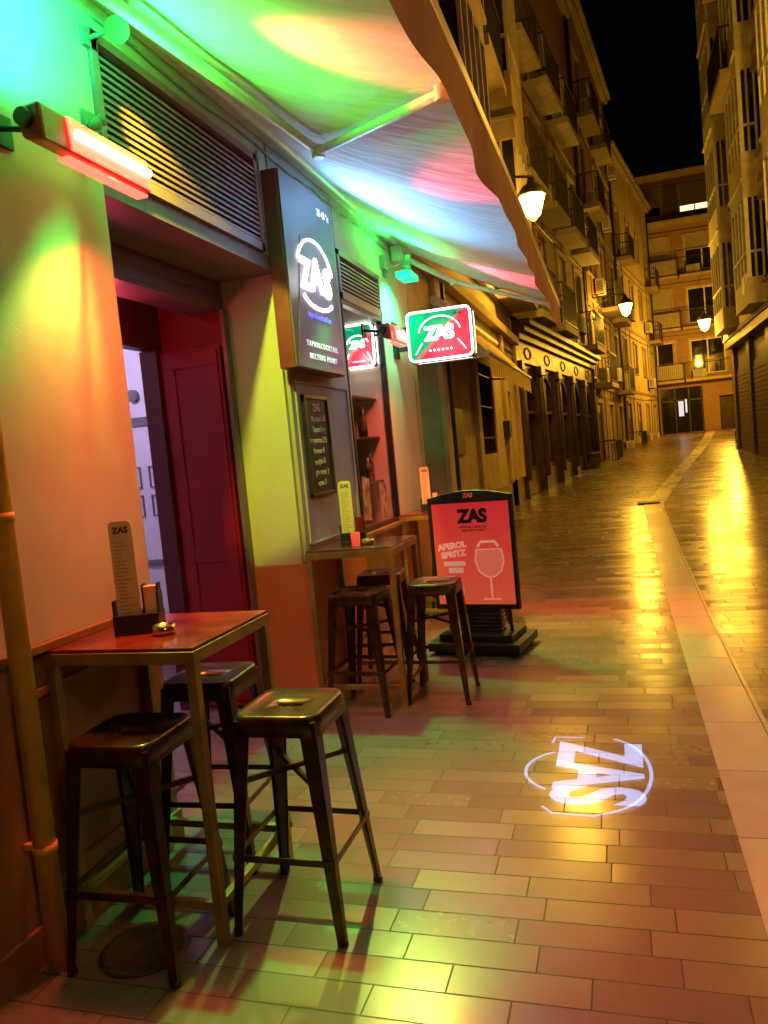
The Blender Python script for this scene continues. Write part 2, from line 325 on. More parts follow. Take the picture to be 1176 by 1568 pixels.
mb=MB(); mb.hexa([(-1.861,4.50,2.2),(-1.858,4.50,2.2),(-1.858,5.34,2.2),(-1.861,5.34,2.2)],[(-1.861,4.72,3.05),(-1.858,4.72,3.05),(-1.858,5.16,3.05),(-1.861,5.16,3.05)])  # lamp beam on the sign face, painted as a lighter cone
mb.done("painted_light_cone",mat("light_cone_paint",(.20,.17,.25),.4,var=.05),e)
# ------------------------------------------------------------ chalkboard
e=empty("menu_chalkboard")
mb=MB(); mb.box(WX+.002,WX+.02,4.76,5.17,1.37,2.03); mb.done("slate",chalk,e)
mb=MB()
for z in (1.36,2.02): mb.box(WX+.002,WX+.028,4.745,5.185,z,z+.025)
for y in (4.745,5.16): mb.box(WX+.002,WX+.029,y,y+.025,1.36,2.045)
mb.done("frame",black,e,bevel=.003)
for i,t in enumerate(["ZAS","Vermut 3.0","Tapas hoy","croquetas 2.5","bravas 4","mojito 6","gin tonic 7","cava 3"]):
    text(t,.058 if i else .075,(WX+.022,4.965+random.uniform(-.03,.03),1.96-i*.073),(R[0],random.uniform(-.05,.05),R[2]),chalkw,e,"chalk_line",bold=-.0005 if i else .001)
# ------------------------------------------------------------ light box signs
def signface(cx_,cz_,es):
    m=bpy.data.materials.new("sign_face_two_tone"); m.use_nodes=True; nt=m.node_tree;N=nt.nodes;L=nt.links;b=N["Principled BSDF"]
    g=N.new("ShaderNodeNewGeometry"); s=N.new("ShaderNodeSeparateXYZ"); L.new(g.outputs["Position"],s.inputs[0])
    a=N.new("ShaderNodeMath"); a.operation='MULTIPLY_ADD'; L.new(s.outputs[2],a.inputs[0]); a.inputs[1].default_value=-1.1; L.new(s.outputs[0],a.inputs[2])
    c=cx_-1.1*cz_
    r=N.new("ShaderNodeMapRange"); r.inputs[1].default_value=c-.18; r.inputs[2].default_value=c+.18; L.new(a.outputs[0],r.inputs[0])
    rp=N.new("ShaderNodeValToRGB"); rp.color_ramp.elements[0].color=(.0,.22,.10,1); rp.color_ramp.elements[1].color=(.62,.015,.05,1); rp.color_ramp.elements[0].position=.4; rp.color_ramp.elements[1].position=.6; L.new(r.outputs[0],rp.inputs[0])
    L.new(rp.outputs[0],b.inputs["Base Color"]); L.new(rp.outputs[0],b.inputs["Emission Color"]); b.inputs["Emission Strength"].default_value=es; b.inputs["Roughness"].default_value=.3
    m.cycles.emission_sampling='NONE'
    return m
em2=mat("lit_white_soft",(1,1,1),.5,bump=0,emit=(1,.95,.95),estr=3)
def rrect(w,h,r,n=6):
    P=[]
    for (sx,sy,a0) in [(1,1,0),(-1,1,90),(-1,-1,180),(1,-1,270)]:
        for i in range(n+1):
            t=math.radians(a0+90*i/n); P.append((sx*(w/2-r)+r*math.cos(t),sy*(h/2-r)+r*math.sin(t)))
    return P+[P[0]]
def lightbox(name,SX0,SX1,SY,SZ0,SZ1,D=.12,bracket=True,es=1.2):
    e=empty(name); w=SX1-SX0; k_=w/.62
    mb=MB(); mb.box(SX0,SX1,SY,SY+D,SZ0,SZ1); mb.done("casing",black,e,bevel=.02)
    cx,cz=(SX0+SX1)/2,(SZ0+SZ1)/2
    mb=MB(); mb.box(SX0+.02,SX1-.02,SY-.006,SY+.001,SZ0+.02,SZ1-.02); mb.box(SX0+.02,SX1-.02,SY+D-.001,SY+D+.006,SZ0+.02,SZ1-.02); mb.done("face",signface(cx,cz,es),e)
    for side,yy in ((0,SY-.006),(1,SY+D+.006)):
        def mk():
            a=MB(); a.M=Matrix.Translation((cx,yy,cz))@Matrix.Rotation(math.pi*side,4,'Z')@Matrix.Rotation(math.pi/2,4,'X'); return a
        a=mk(); strip_mesh(a,rrect(w-.02,SZ1-SZ0-.02,.05),.020,0,.012); a.done("lit_border",em2,e)
        a=mk()
        strip_mesh(a,[(.20*k_*math.cos(t),.0+.16*k_*math.sin(t)+.01) for t in [math.radians(k) for k in range(10,171,8)]],.010,0,.008)
        strip_mesh(a,[(.17*k_,-.06),(.24*k_,-.16)],.008,0,.008); strip_mesh(a,[(-.17*k_,-.06),(-.24*k_,-.16)],.008,0,.008)
        for k in range(6): a.cyl(((-.1+k*.04)*k_,-.14,0),((-.1+k*.04)*k_,-.14,.008),.010*k_,n=8)
        a.done("logo_outline",em2,e)
        sg=-1 if side==0 else 1
        text("ZAS",.17*k_,(cx,yy+sg*.012,cz+.01),(math.pi/2,0,math.pi*side),em2,e,"logo_letters",bold=.009*k_,spacing=.85)
        text("25-45\u00b0c",.035*k_,(cx-sg*.2*k_,yy+sg*.012,cz+.17),(math.pi/2,0,math.pi*side),black,e,"temperature",bold=.001)
    if bracket:
        mb=MB(); mb.box(WX,SX0,SY+.03,SY+.09,2.56,2.60); mb.box(WX,SX0,SY+.03,SY+.09,2.74,2.78); mb.box(WX,WX+.02,SY-.02,SY+.14,2.5,2.84); mb.done("bracket",black,e)
    light('POINT',"sign_glow",(cx,SY-.25,cz-.1),2.2 if bracket else 3,(1,.75,.7),e,.15 if bracket else .05)
lightbox("hanging_lightbox_sign",-1.83,-1.21,7.15,2.43,2.90)
lightbox("window_lightbox_sign",-2.36,-2.035,6.74,2.40,2.80,D=.06,bracket=False,es=1.4)
# ------------------------------------------------------------ heaters
def heater(y0,y1,z,x,en):
    e=empty("infrared_heater")
    red=mat("heater_casing",(.45,.03,.03),.35)
    mb=MB(); mb.hexa([(x-.03,y0,z-.055),(x+.06,y0,z-.08),(x+.06,y1,z-.08),(x-.03,y1,z-.055)],[(x-.05,y0,z+.05),(x+.05,y0,z+.055),(x+.05,y1,z+.055),(x-.05,y1,z+.05)])
    mb.done("casing",red,e,bevel=.012)
    mb=MB(); mb.hexa([(x+.063,y0+.13,z-.07),(x+.072,y0+.13,z-.07),(x+.072,y1-.02,z-.07),(x+.063,y1-.02,z-.07)],[(x+.053,y0+.13,z+.045),(x+.062,y0+.13,z+.045),(x+.062,y1-.02,z+.045),(x+.053,y1-.02,z+.045)])
    mb.box(x-.0,x+.05,y0+.13,y1-.02,z-.094,z-.083)
    mb.done("glowing_reflector",mat("heater_reflector_glow",(1,.2,.1),.4,bump=0,emit=(1,.075,.05),estr=4),e)
    mb=MB(); mb.cyl((x+.078,y0+.15,z-.012),(x+.078,y1-.04,z-.012),.017,n=14); mb.done("glowing_element",mat("heater_tube_glow",(1,.5,.4),.4,bump=0,emit=(1,.38,.28),estr=9),e)
    mb=MB(); 
    mb.cyl((x-.05,y0+.06,z),(WX,y0+.06,z+.03),.012,n=8); mb.cyl((x-.05,y1-.1,z),(WX,y1-.1,z+.03),.012,n=8)
    mb.box(WX,WX+.015,y0+.02,y0+.12,z-.03,z+.08)
    mb.cyl((x,y0,z),(x,y0-.03,z),.03,n=12)
    mb.done("mounting_bracket",rail,e)
    light('AREA',"heat_light",(x+.11,(y0+y1)/2,z-.03),en,(1,.09,.045),e,aim=(x+1,(y0+y1)/2,z-1.5),sx=.1,sy=.4,spread=110)
    light('AREA',"heat_light_down",(x+.07,(y0+y1)/2,z-.105),en*.36,(1,.08,.035),e,aim=(x-.02,(y0+y1)/2+.4,z-1.3),sx=.06,sy=.4,spread=100)
heater(2.22,2.84,2.82,-1.80,40)
heater(6.18,6.66,2.62,-1.78,36)
# ------------------------------------------------------------ colour spots
def spotfix(loc,aim,sc=1):
    e=empty("led_spotlight"); x,y,z=loc
    d=(Vector(aim)-Vector(loc)).normalized(); L_=Vector(loc)
    mb=MB(); mb.cyl(L_-d*.13*sc,L_-d*.03*sc,.035*sc,.045*sc); mb.cyl(L_-d*.03*sc,L_,.045*sc,.05*sc); mb.box(WX,WX+.02,y-.04,y+.04,z-.04,z+.04); mb.cyl((WX+.01,y,z),L_-d*.08*sc,.01,n=8); mb.done("housing",mat("spot_housing",(.20,.25,.2),.4),e)
    return e
G=(.01,1,.12)
e=spotfix((-1.74,2.02,3.50),(-1.98,2.3,3.5)); light('SPOT',"green_light",(-1.66,2.14,3.36),150,(.01,1,.26),e,.03,(-2.0,2.22,3.42),122,.25)
e=spotfix((-1.83,2.86,3.42),(-1.5,2.3,3.0))
light('SPOT',"green_floor_light",(-1.76,2.84,3.38),620,G,e,.04,(-1.60,1.80,0),36,.4)
light('SPOT',"pier_light",(-1.80,2.8,3.38),320,(.66,.85,.04),e,.03,(-2.2,4.6,2.0),34,.25)
e=spotfix((-1.90,2.80,3.06),(-1.3,3.1,3.5),.5)  # added small fixture, set low to wash the near awning
light('SPOT',"green_awning_light",(-1.84,2.82,3.10),125,(.01,1,.08),e,.05,(-1.25,3.0,3.6),116,.8)
light('SPOT',"amber_awning_light",(-1.82,2.80,3.06),210,(1,.10,.12),e,.05,(-.55,2.90,3.08),34,.8)
e=spotfix((-1.90,5.45,2.96),(-1.3,5.3,3.4),.6)  # added fixture hidden behind the box sign, washes awning and ground
light('SPOT',"blue_awning_light",(-1.84,5.50,2.95),120,(.16,.52,1),e,.06,(-1.05,5.2,3.45),128,.9)
light('SPOT',"pink_awning_light",(-1.84,5.50,2.90),300,(1,.06,.11),e,.06,(-.55,4.2,2.95),26,.7)
light('SPOT',"green_ground_light",(-1.78,5.44,3.10),520,G,e,.04,(-1.25,3.35,0),34,.4)
light('SPOT',"red_near_ground_light",(-1.78,5.44,3.05),330,(1,.06,.03),e,.04,(-.75,2.7,0),30,.7)
e=spotfix((-1.76,7.05,3.28),(-1.9,7.1,2.6))
mb=MB(); mb.box(-1.84,-1.70,6.95,7.25,3.20,3.25); mb.done("lens",mat("lit_green_panel",(0,1,.4),.4,bump=0,emit=(.02,.8,.35),estr=1.3),e)
light('SPOT',"green_pier_light",(-1.72,7.0,3.12),85,(.03,1,.42),e,.03,(-2.0,7.1,2.85),120,.9)
light('SPOT',"green_far_awning_light",(-1.80,6.9,3.14),70,G,e,.04,(-1.6,6.6,3.6),120,.8)
light('SPOT',"pink_far_awning_light",(-1.72,6.9,3.10),280,(1,.06,.14),e,.04,(-.55,6.9,3.0),34,.7)
light('SPOT',"green_far_ground_light",(-1.70,7.0,3.12),460,G,e,.04,(-.7,6.0,0),40,.5)
light('SPOT',"red_ground_light",(-1.70,7.0,3.12),440,(1,.05,.03),e,.04,(-.1,7.3,0),40,.6)
# ------------------------------------------------------------ awning
aw=empty("retractable_awning")
fab=bpy.data.materials.new("awning_fabric"); fab.use_nodes=True; nt=fab.node_tree;N=nt.nodes;L=nt.links;b=N["Principled BSDF"]; b.inputs["Roughness"].default_value=.8
tr=N.new("ShaderNodeBsdfTranslucent"); ms=N.new("ShaderNodeMixShader"); ms.inputs[0].default_value=.05
g=N.new("ShaderNodeNewGeometry"); wv=N.new("ShaderNodeTexWave"); wv.bands_direction='Y'; wv.inputs["Scale"].default_value=.35; wv.inputs["Distortion"].default_value=1.5; wv.inputs["Detail"].default_value=3
L.new(g.outputs["Position"],wv.inputs["Vector"]); rp=N.new("ShaderNodeValToRGB"); rp.color_ramp.elements[0].color=(.74,.71,.68,1); rp.color_ramp.elements[1].color=(.80,.78,.76,1); L.new(wv.outputs["Fac"],rp.inputs[0]); L.new(rp.outputs[0],b.inputs["Base Color"])
tr.inputs[0].default_value=(.7,.4,.2,1)
nz=N.new("ShaderNodeTexNoise"); nz.inputs["Scale"].default_value=5; mp=N.new("ShaderNodeMapping"); mp.inputs["Scale"].default_value=(.5,2.2,1); L.new(g.outputs["Position"],mp.inputs[0]); L.new(mp.outputs[0],nz.inputs["Vector"])
bp=N.new("ShaderNodeBump"); bp.inputs["Strength"].default_value=.4; bp.inputs["Distance"].default_value=.05; L.new(nz.outputs["Fac"],bp.inputs["Height"]); L.new(bp.outputs[0],b.inputs["Normal"])
L.new(b.outputs[0],ms.inputs[1]); L.new(tr.outputs[0],ms.inputs[2]); L.new(ms.outputs[0],N["Material Output"].inputs[0])
AY0,AY1=.4,7.75
def awz(x,y):
    t=(x+1.93)/(1.43); return 3.64-.66*t-.05*math.sin(math.pi*t)+.008*math.sin(y*9+t*3)*math.sin(math.pi*min(1,t))-.09*t*max(0,(y-4)/3.75)
mb=MB(); NX,NY=14,70; V=[[mb.bm.verts.new((-1.93+1.43*i/NX,AY0+(AY1-AY0)*j/NY,awz(-1.93+1.43*i/NX,AY0+(AY1-AY0)*j/NY))) for i in range(NX+1)] for j in range(NY+1)]
for j in range(NY):
    for i in range(NX): f=mb.bm.faces.new([V[j][i],V[j][i+1],V[j+1][i+1],V[j+1][i]]); f.smooth=True
mb.done("canopy_fabric",fab,aw)
mb=MB(); mb.box(-1.978,-1.86,AY0-.05,AY1+.05,3.60,3.74); mb.cyl((-1.9,AY0,3.62),(-1.9,AY1,3.62),.04); mb.done("roller_cassette",armm,aw,bevel=.01)
mb=MB()
def rz_(y): return 2.985-.09*max(0,(y-4)/3.75)
for (ya,yb) in [(AY0-.03,4),(4,AY1+.03)]:
    a,b_=rz_(ya),rz_(yb); mb.hexa([(-.52,ya,a-.035),(-.45,ya,a-.035),(-.45,yb,b_-.035),(-.52,yb,b_-.035)],[(-.52,ya,a+.035),(-.45,ya,a+.035),(-.45,yb,b_+.035),(-.52,yb,b_+.035)])
mb.done("front_rail",mat("front_rail_paint",(.7,.55,.2),.4),aw,bevel=.012)
mb=MB(); NY=260; rows=8; V=[]
for j in range(NY+1):
    y=AY0+(AY1-AY0)*j/NY; hb=.31+.004*abs(math.sin(y*math.pi/.30))+.014*math.sin(y*1.9)+.006*math.sin(y*4.3+1); r=[]
    for k in range(rows):
        t=k/(rows-1); r.append(mb.bm.verts.new((-.455+.016*t*math.sin(y*3.3+math.sin(y*2)*1.4)+.006*t*math.sin(y*11),y,rz_(y)+.03-hb*t)))
    V.append(r)
for j in range(NY):
    for k in range(rows-1): f=mb.bm.faces.new([V[j][k],V[j][k+1],V[j+1][k+1],V[j+1][k]]); f.smooth=True
mb.done("valance",mat("valance_fabric",(.50,.20,.10),.8,var=.15,vscale=3),aw)
def arm(p,q,r_):
    mb=MB(); mb.cyl(p,q,.028,.026,12); mb.cyl(q,r_,.024,.022,12)
    q=Vector(q); mb.cyl(q-Vector((0,0,.04)),q+Vector((0,0,.03)),.035,n=14); mb.cyl(Vector(r_)-Vector((0,0,.03)),Vector(r_)+Vector((0,0,.03)),.028,n=12); mb.box(p[0]-.06,p[0]+.04,p[1]-.05,p[1]+.05,p[2]-.06,p[2]+.08)
    mb.done("folding_arm",armm,aw,bevel=.003)
arm((-1.9,2.05,3.52),(-1.49,4.19,3.32),(-.55,3.0,2.94))
arm((-1.9,7.35,3.50),(-1.45,7.70,3.24),(-.52,7.6,2.86))
# ------------------------------------------------------------ furniture
def stool(x,y,rot=0):
    e=empty("metal_bar_stool",(x,y,0),rot)
    mb=MB(); P=rrect(.31,.31,.05,8)[:-1]; cnt=len(P)
    def ring(sc,z): return [mb.bm.verts.new((p[0]*sc,p[1]*sc,z)) for p in P]
    inner=[];inn2=[]
    for p in P:
        a=math.atan2(p[1],p[0]); inner.append(mb.bm.verts.new((.062*math.cos(a),.027*math.sin(a),.751)))
    for p in P:
        a=math.atan2(p[1],p[0]); inn2.append(mb.bm.verts.new((.060*math.cos(a),.025*math.sin(a),.72)))
    rings=[inn2,inner,ring(.55,.753),ring(.90,.756),ring(.965,.762),ring(1.0,.752),ring(1.05,.69)]
    for A,Bq in zip(rings,rings[1:]):
        for i in range(cnt):
            j=(i+1)%cnt; f=mb.bm.faces.new([A[i],A[j],Bq[j],Bq[i]]); f.smooth=True
    mb.done("seat",gun,e,solid=.003)
    mb=MB()
    for sx in (-1,1):
        for sy in (-1,1):
            tx,ty,bx,by=.150*sx,.150*sy,.205*sx,.205*sy
            wt,wb,th=.062,.028,.006
            mb.hexa([(bx,by,0),(bx-sx*wb,by,0),(bx-sx*wb,by-sy*th,0),(bx,by-sy*th,0)],[(tx,ty,.74),(tx-sx*wt,ty,.74),(tx-sx*wt,ty-sy*th,.74),(tx,ty-sy*th,.74)])
            mb.hexa([(bx,by,0),(bx,by-sy*wb,0),(bx-sx*th,by-sy*wb,0),(bx-sx*th,by,0)],[(tx,ty,.74),(tx,ty-sy*wt,.74),(tx-sx*th,ty-sy*wt,.74),(tx-sx*th,ty,.74)])
            mb.cyl((bx-sx*.012,by-sy*.012,0),(bx-sx*.012,by-sy*.012,.02),.018,n=10)
            mb.hexa([(bx-sx*.02,by-sy*.004,.01),(bx-sx*.004,by-sy*.02,.01),(bx-sx*.012,by-sy*.024,.01),(bx-sx*.024,by-sy*.012,.01)],[(tx-sx*.05,ty-sy*.004,.73),(tx-sx*.004,ty-sy*.05,.73),(tx-sx*.014,ty-sy*.056,.73),(tx-sx*.056,ty-sy*.014,.73)])
    mb.done("legs",gun,e,bevel=.002)
    mb=MB(); z=.26; k=.186
    for a,bq in [((-k,-k),(k,-k)),((k,-k),(k,k)),((k,k),(-k,k)),((-k,k),(-k,-k))]:
        if a[1]==bq[1]: mb.box(a[0],bq[0],a[1]-.003,a[1]+.003,z,z+.022)
        else: mb.box(a[0]-.003,a[0]+.003,a[1],bq[1],z+.001,z+.021)
    z=.52;k=.155
    mb.hexa([(-k,-k-.006,z),(-k+.01,-k-.012,z),(k,k+.0,z),(k-.01,k+.01,z)],[(-k,-k-.006,z+.018),(-k+.01,-k-.012,z+.018),(k,k,z+.018),(k-.01,k+.01,z+.018)])
    mb.hexa([(-k,k,z-.02),(-k+.01,k+.01,z-.02),(k,-k,z-.02),(k-.01,-k-.01,z-.02)],[(-k,k,z-.002),(-k+.01,k+.01,z-.002),(k,-k,z-.002),(k-.01,-k-.01,z-.002)])
    mb.done("braces",gun,e)
for s in [(-1.64,2.16,.02),(-1.175,2.44,0),(-1.70,2.80,.05),(-1.2,4.80,.03),(-1.64,4.57,-.05),(-1.70,5.25,.1),(-1.25,6.85,.2),(-1.68,7.55,0)]: stool(*s)
def table(x0,x1,y0,y1,h=1.03):
    e=empty("high_table")
    mb=MB(); n=4; w=(y1-y0-.012)/n
    for i in range(n): mb.box(x0+.004,x1-.004,y0+.006+i*w,y0+.006+(i+1)*w-.002,h-.018,h)
    mb.box(x0+.01,x1-.01,y0+.012,y1-.012,h-.035,h-.019)
    mb.done("wooden_top",wood,e,bevel=.002)
    mb=MB(); t=.035
    mb.box(x0,x1,y0,y0+.004,h-.055,h-.012);mb.box(x0,x1,y1-.004,y1,h-.055,h-.012);mb.box(x0,x0+.004,y0+.004,y1-.004,h-.055,h-.012);mb.box(x1-.004,x1,y0+.004,y1-.004,h-.055,h-.012)
    for x in (x0+.003,x1-t-.003):
        for y in (y0+.005,y1-t-.005): mb.box(x,x+t,y,y+t,0,h-.04)
    for y in (y0+.008,y1-t-.0): mb.box(x0+t,x1-t,y,y+t-.008,.12,.15)
    mb.box(x1-t+.0,x1-.008,y0+t,y1-t,.121,.149); mb.box(x0+.008,x0+t,y0+t,y1-t,.121,.149)
    mb.done("metal_frame",legm,e,bevel=.002)
table(-1.975,-1.375,2.17,2.75); table(-1.965,-1.375,4.52,5.12); table(-1.965,-1.375,6.75,7.3)
def menu(x,y,z,rot,red=False):
    e=empty("menu_holder",(x,y,z),rot)
    mb=MB(); mb.box(-.085,.085,-.045,.045,0,.018); mb.box(-.085,.085,-.045,-.035,.018,.075); mb.box(-.085,.085,.035,.045,.018,.075); mb.box(-.085,-.078,-.035,.035,.018,.13); mb.box(.078,.085,-.035,.035,.018,.15); mb.done("black_tray",black,e,bevel=.003)
    mb=MB(); P=rrect(.085,.40,.02,5)[:-1]
    A=[mb.bm.verts.new((p[0]-.03,-.012,p[1]+.22)) for p in P];Bq=[mb.bm.verts.new((p[0]-.03,-.004,p[1]+.22)) for p in P]
    mb.bm.faces.new(A);mb.bm.faces.new(Bq[::-1])
    for i in range(len(P)): j=(i+1)%len(P); mb.bm.faces.new([A[i],Bq[i],Bq[j],A[j]])
    mb.done("tall_card",cream,e)
    RR=(math.pi/2,0,0)
    text("ZAS",.032,(-.03,-.0135,.385),RR,ink,e,"card_title",bold=.0012,ext=.0005)
    mb=MB()
    for k in range(22): 
        wd=random.uniform(.012,.030); mb.box(-.06,-.06+wd*2,-.0135,-.0125,.05+k*.0138,.0525+k*.0138)
    mb.done("card_print",mat("card_print_ink",(.28,.17,.10),.6),e)
    mb=MB(); mb.box(.03,.075,-.02,.02,.02,.17); mb.done("small_card",cream if not red else redpaint,e)
    mb=MB(); 
    for xx in (.024,.079): mb.box(xx,xx+.004,-.025,.025,.018,.18)
    mb.done("card_clips",black,e)
menu(-1.74,2.42,1.03,.35); menu(-1.74,4.85,1.03,.25,True); menu(-1.72,7.0,1.03,.1)
def ash(x,y,z,m):
    e=empty("ashtray"); mb=MB(); mb.lathe([(.035,0),(.042,.005),(.042,.035),(.036,.035),(.034,.012),(.001,.012)],(x,y,z),24); mb.done("bowl",m,e)
ash(-1.615,2.38,1.03,brass); ash(-1.60,4.72,1.03,brass)
e=empty("candle_holder"); mb=MB(); mb.lathe([(.022,0),(.028,.01),(.030,.09),(.027,.09),(.024,.02),(.001,.02)],(-1.66,4.66,1.03),20); mb.done("glass",mat("red_glass",(.6,.03,.02),.1,bump=0,emit=(1,.12,.05),estr=.6),e)
e=empty("wall_drainpipe"); mb=MB(); mb.path([(-1.90,1.99,0),(-1.90,1.99,4.2)],.036,18)
for z in (.4,1.5,2.9,3.8): mb.cyl((-1.90,1.99,z),(-1.90,1.99,z+.03),.040,n=18); mb.box(WX,-1.9,1.98,2.0,z+.005,z+.025)
mb.done("pipe",pipe,e)
# ------------------------------------------------------------ poster stand
e=empty("pavement_poster_stand",(-1.14,5.86,0),-.16)
mb=MB(); mb.box(-.37,.37,-.18,.34,.03,.10); mb.box(-.30,.30,-.1,.28,.10,.15)
for x in (-.31,.31): 
    for y in (-.12,.28): mb.cyl((x,y,.03),(x,y,.0),.03,n=12)
for i in range(6): mb.box(-.18,.18,.02,.14,.15+i*.032,.172+i*.032)
mb.done("weighted_base",black,e,bevel=.015)
mb=MB(); W2=.345
for x in (-W2,W2-.03): mb.box(x,x+.03,0,.05,.33,1.22)
mb.box(-W2+.03,W2-.03,0,.05,.33,.37); mb.box(-W2+.03,W2-.03,.001,.049,1.17,1.20)
pts=[(-W2+.69*i/16,1.215+.05*math.sin(math.pi*i/16)) for i in range(17)]
for (a,za),(b_,zb) in zip(pts,pts[1:]): mb.hexa([(a,0,1.19),(b_,0,1.19),(b_,.05,1.19),(a,.05,1.19)],[(a,0,za),(b_,0,zb),(b_,.05,zb),(a,.05,za)])
mb.cyl((-.25,.06,.12),(-.25,.03,.4),.015,n=10); mb.cyl((.25,.06,.12),(.25,.03,.4),.015,n=10)
mb.done("arched_frame",black,e,bevel=.004)
pm=bpy.data.materials.new("poster_print"); pm.use_nodes=True; nt=pm.node_tree;N=nt.nodes;L=nt.links;b=N["Principled BSDF"]
tc=N.new("ShaderNodeTexCoord"); s=N.new("ShaderNodeSeparateXYZ"); L.new(tc.outputs["Generated"],s.inputs[0]); rp=N.new("ShaderNodeValToRGB"); rp.color_ramp.elements[0].color=(.90,.13,.06,1); rp.color_ramp.elements[1].color=(.80,.03,.045,1); L.new(s.outputs[2],rp.inputs[0]); L.new(rp.outputs[0],b.inputs["Base Color"]); L.new(rp.outputs[0],b.inputs["Emission Color"]); b.inputs["Emission Strength"].default_value=.4; b.inputs["Roughness"].default_value=.25; pm.cycles.emission_sampling='NONE'  # poster prints glow slightly in place of light falling on them
mb=MB(); mb.box(-W2+.03,W2-.03,.01,.04,.37,1.17); mb.done("poster",pm,e)
pk=mat("poster_pink",(1,.55,.45),.4,bump=0,emit=(1,.45,.35),estr=.35); bk=mat("poster_dark",(.03,.01,.01),.4,bump=0)  # pink print also carries added glow
RR=(math.pi/2,0,0)
text("ZAS",.14,(.02,.006,1.06),RR,bk,e,"poster_logo",bold=.008,spacing=.9)
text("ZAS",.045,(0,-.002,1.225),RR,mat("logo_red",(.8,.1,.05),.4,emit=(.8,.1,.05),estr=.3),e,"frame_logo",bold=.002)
text("TAPAS & COCKTAIL\nMELTING POINT",.026,(.02,.006,.965),RR,bk,e,"poster_tagline")
text("APEROL\nSPRITZ",.066,(-.165,.006,.80),(math.pi/2,-.12,0),pk,e,"poster_words",bold=.003)
mb=MB(); mb.box(-.25,-.07,.006,.0095,.675,.710); mb.box(-.21,-.09,.0055,.0095,.62,.66); mb.done("poster_price_box",pk,e)
a=MB(); a.M=Matrix.Translation((.13,.009,.36))@Matrix.Rotation(math.pi/2,4,'X')
P=[(-.10,.44),(-.115,.35),(-.09,.27),(-.04,.23),(0,.22),(.04,.23),(.09,.27),(.115,.35),(.10,.44)]
strip_mesh(a,P,.010,0,.003); strip_mesh(a,[(0,.22),(0,.06)],.012,0,.003); strip_mesh(a,[(-.07,.05),(.07,.05)],.012,0,.003); strip_mesh(a,[(-.1,.44),(.1,.44)],.008,0,.003)
strip_mesh(a,[(-.09,.46),(-.06,.50),(.05,.50),(.08,.46)],.02,0,.003)
a.done("poster_glass",pk,e)
a=MB(); a.M=Matrix.Translation((.13,.0092,.36))@Matrix.Rotation(math.pi/2,4,'X')
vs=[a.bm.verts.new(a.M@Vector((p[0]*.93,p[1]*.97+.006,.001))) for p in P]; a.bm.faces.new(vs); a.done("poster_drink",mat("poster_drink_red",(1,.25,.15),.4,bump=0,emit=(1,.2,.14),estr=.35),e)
a=MB(); a.M=Matrix.Translation((-.19,.0095,.47))@Matrix.Rotation(math.pi/2,4,'X'); 
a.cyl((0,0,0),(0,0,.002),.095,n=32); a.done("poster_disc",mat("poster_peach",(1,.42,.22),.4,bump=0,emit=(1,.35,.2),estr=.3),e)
a=MB(); a.M=Matrix.Translation((-.19,.007,.47))@Matrix.Rotation(math.pi/2,4,'X'); 
a.cyl((.01,.01,0),(.01,.01,.002),.045,n=24); a.done("poster_disc_centre",pm,e)
# ------------------------------------------------------------ glowing logo decal laid on the paving in place of projected light
pl=bpy.data.materials.new("logo_light_decal"); pl.use_nodes=True; nt=pl.node_tree;N=nt.nodes;L=nt.links
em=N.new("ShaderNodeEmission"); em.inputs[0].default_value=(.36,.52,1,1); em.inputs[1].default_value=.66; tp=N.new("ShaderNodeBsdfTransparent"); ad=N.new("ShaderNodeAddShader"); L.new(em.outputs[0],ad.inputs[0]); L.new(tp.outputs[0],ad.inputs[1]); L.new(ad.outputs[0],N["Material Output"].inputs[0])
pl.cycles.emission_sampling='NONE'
e=empty("glowing_logo_decal")
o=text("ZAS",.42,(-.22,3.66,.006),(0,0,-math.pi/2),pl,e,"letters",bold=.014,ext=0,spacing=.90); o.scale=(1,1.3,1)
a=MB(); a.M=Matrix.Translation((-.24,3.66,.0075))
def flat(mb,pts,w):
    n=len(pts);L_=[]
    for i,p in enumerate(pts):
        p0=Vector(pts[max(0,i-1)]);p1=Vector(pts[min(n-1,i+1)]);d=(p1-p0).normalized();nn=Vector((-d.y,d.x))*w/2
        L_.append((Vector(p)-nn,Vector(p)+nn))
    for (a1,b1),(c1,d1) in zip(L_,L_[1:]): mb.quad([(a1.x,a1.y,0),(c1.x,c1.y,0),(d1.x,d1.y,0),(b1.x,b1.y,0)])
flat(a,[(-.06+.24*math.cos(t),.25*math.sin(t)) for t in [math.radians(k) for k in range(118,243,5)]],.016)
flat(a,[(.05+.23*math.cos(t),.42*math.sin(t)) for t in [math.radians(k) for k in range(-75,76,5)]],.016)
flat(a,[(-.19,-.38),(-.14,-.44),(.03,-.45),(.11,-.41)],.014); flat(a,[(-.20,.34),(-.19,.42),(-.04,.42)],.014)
a.done("outline",pl,e)

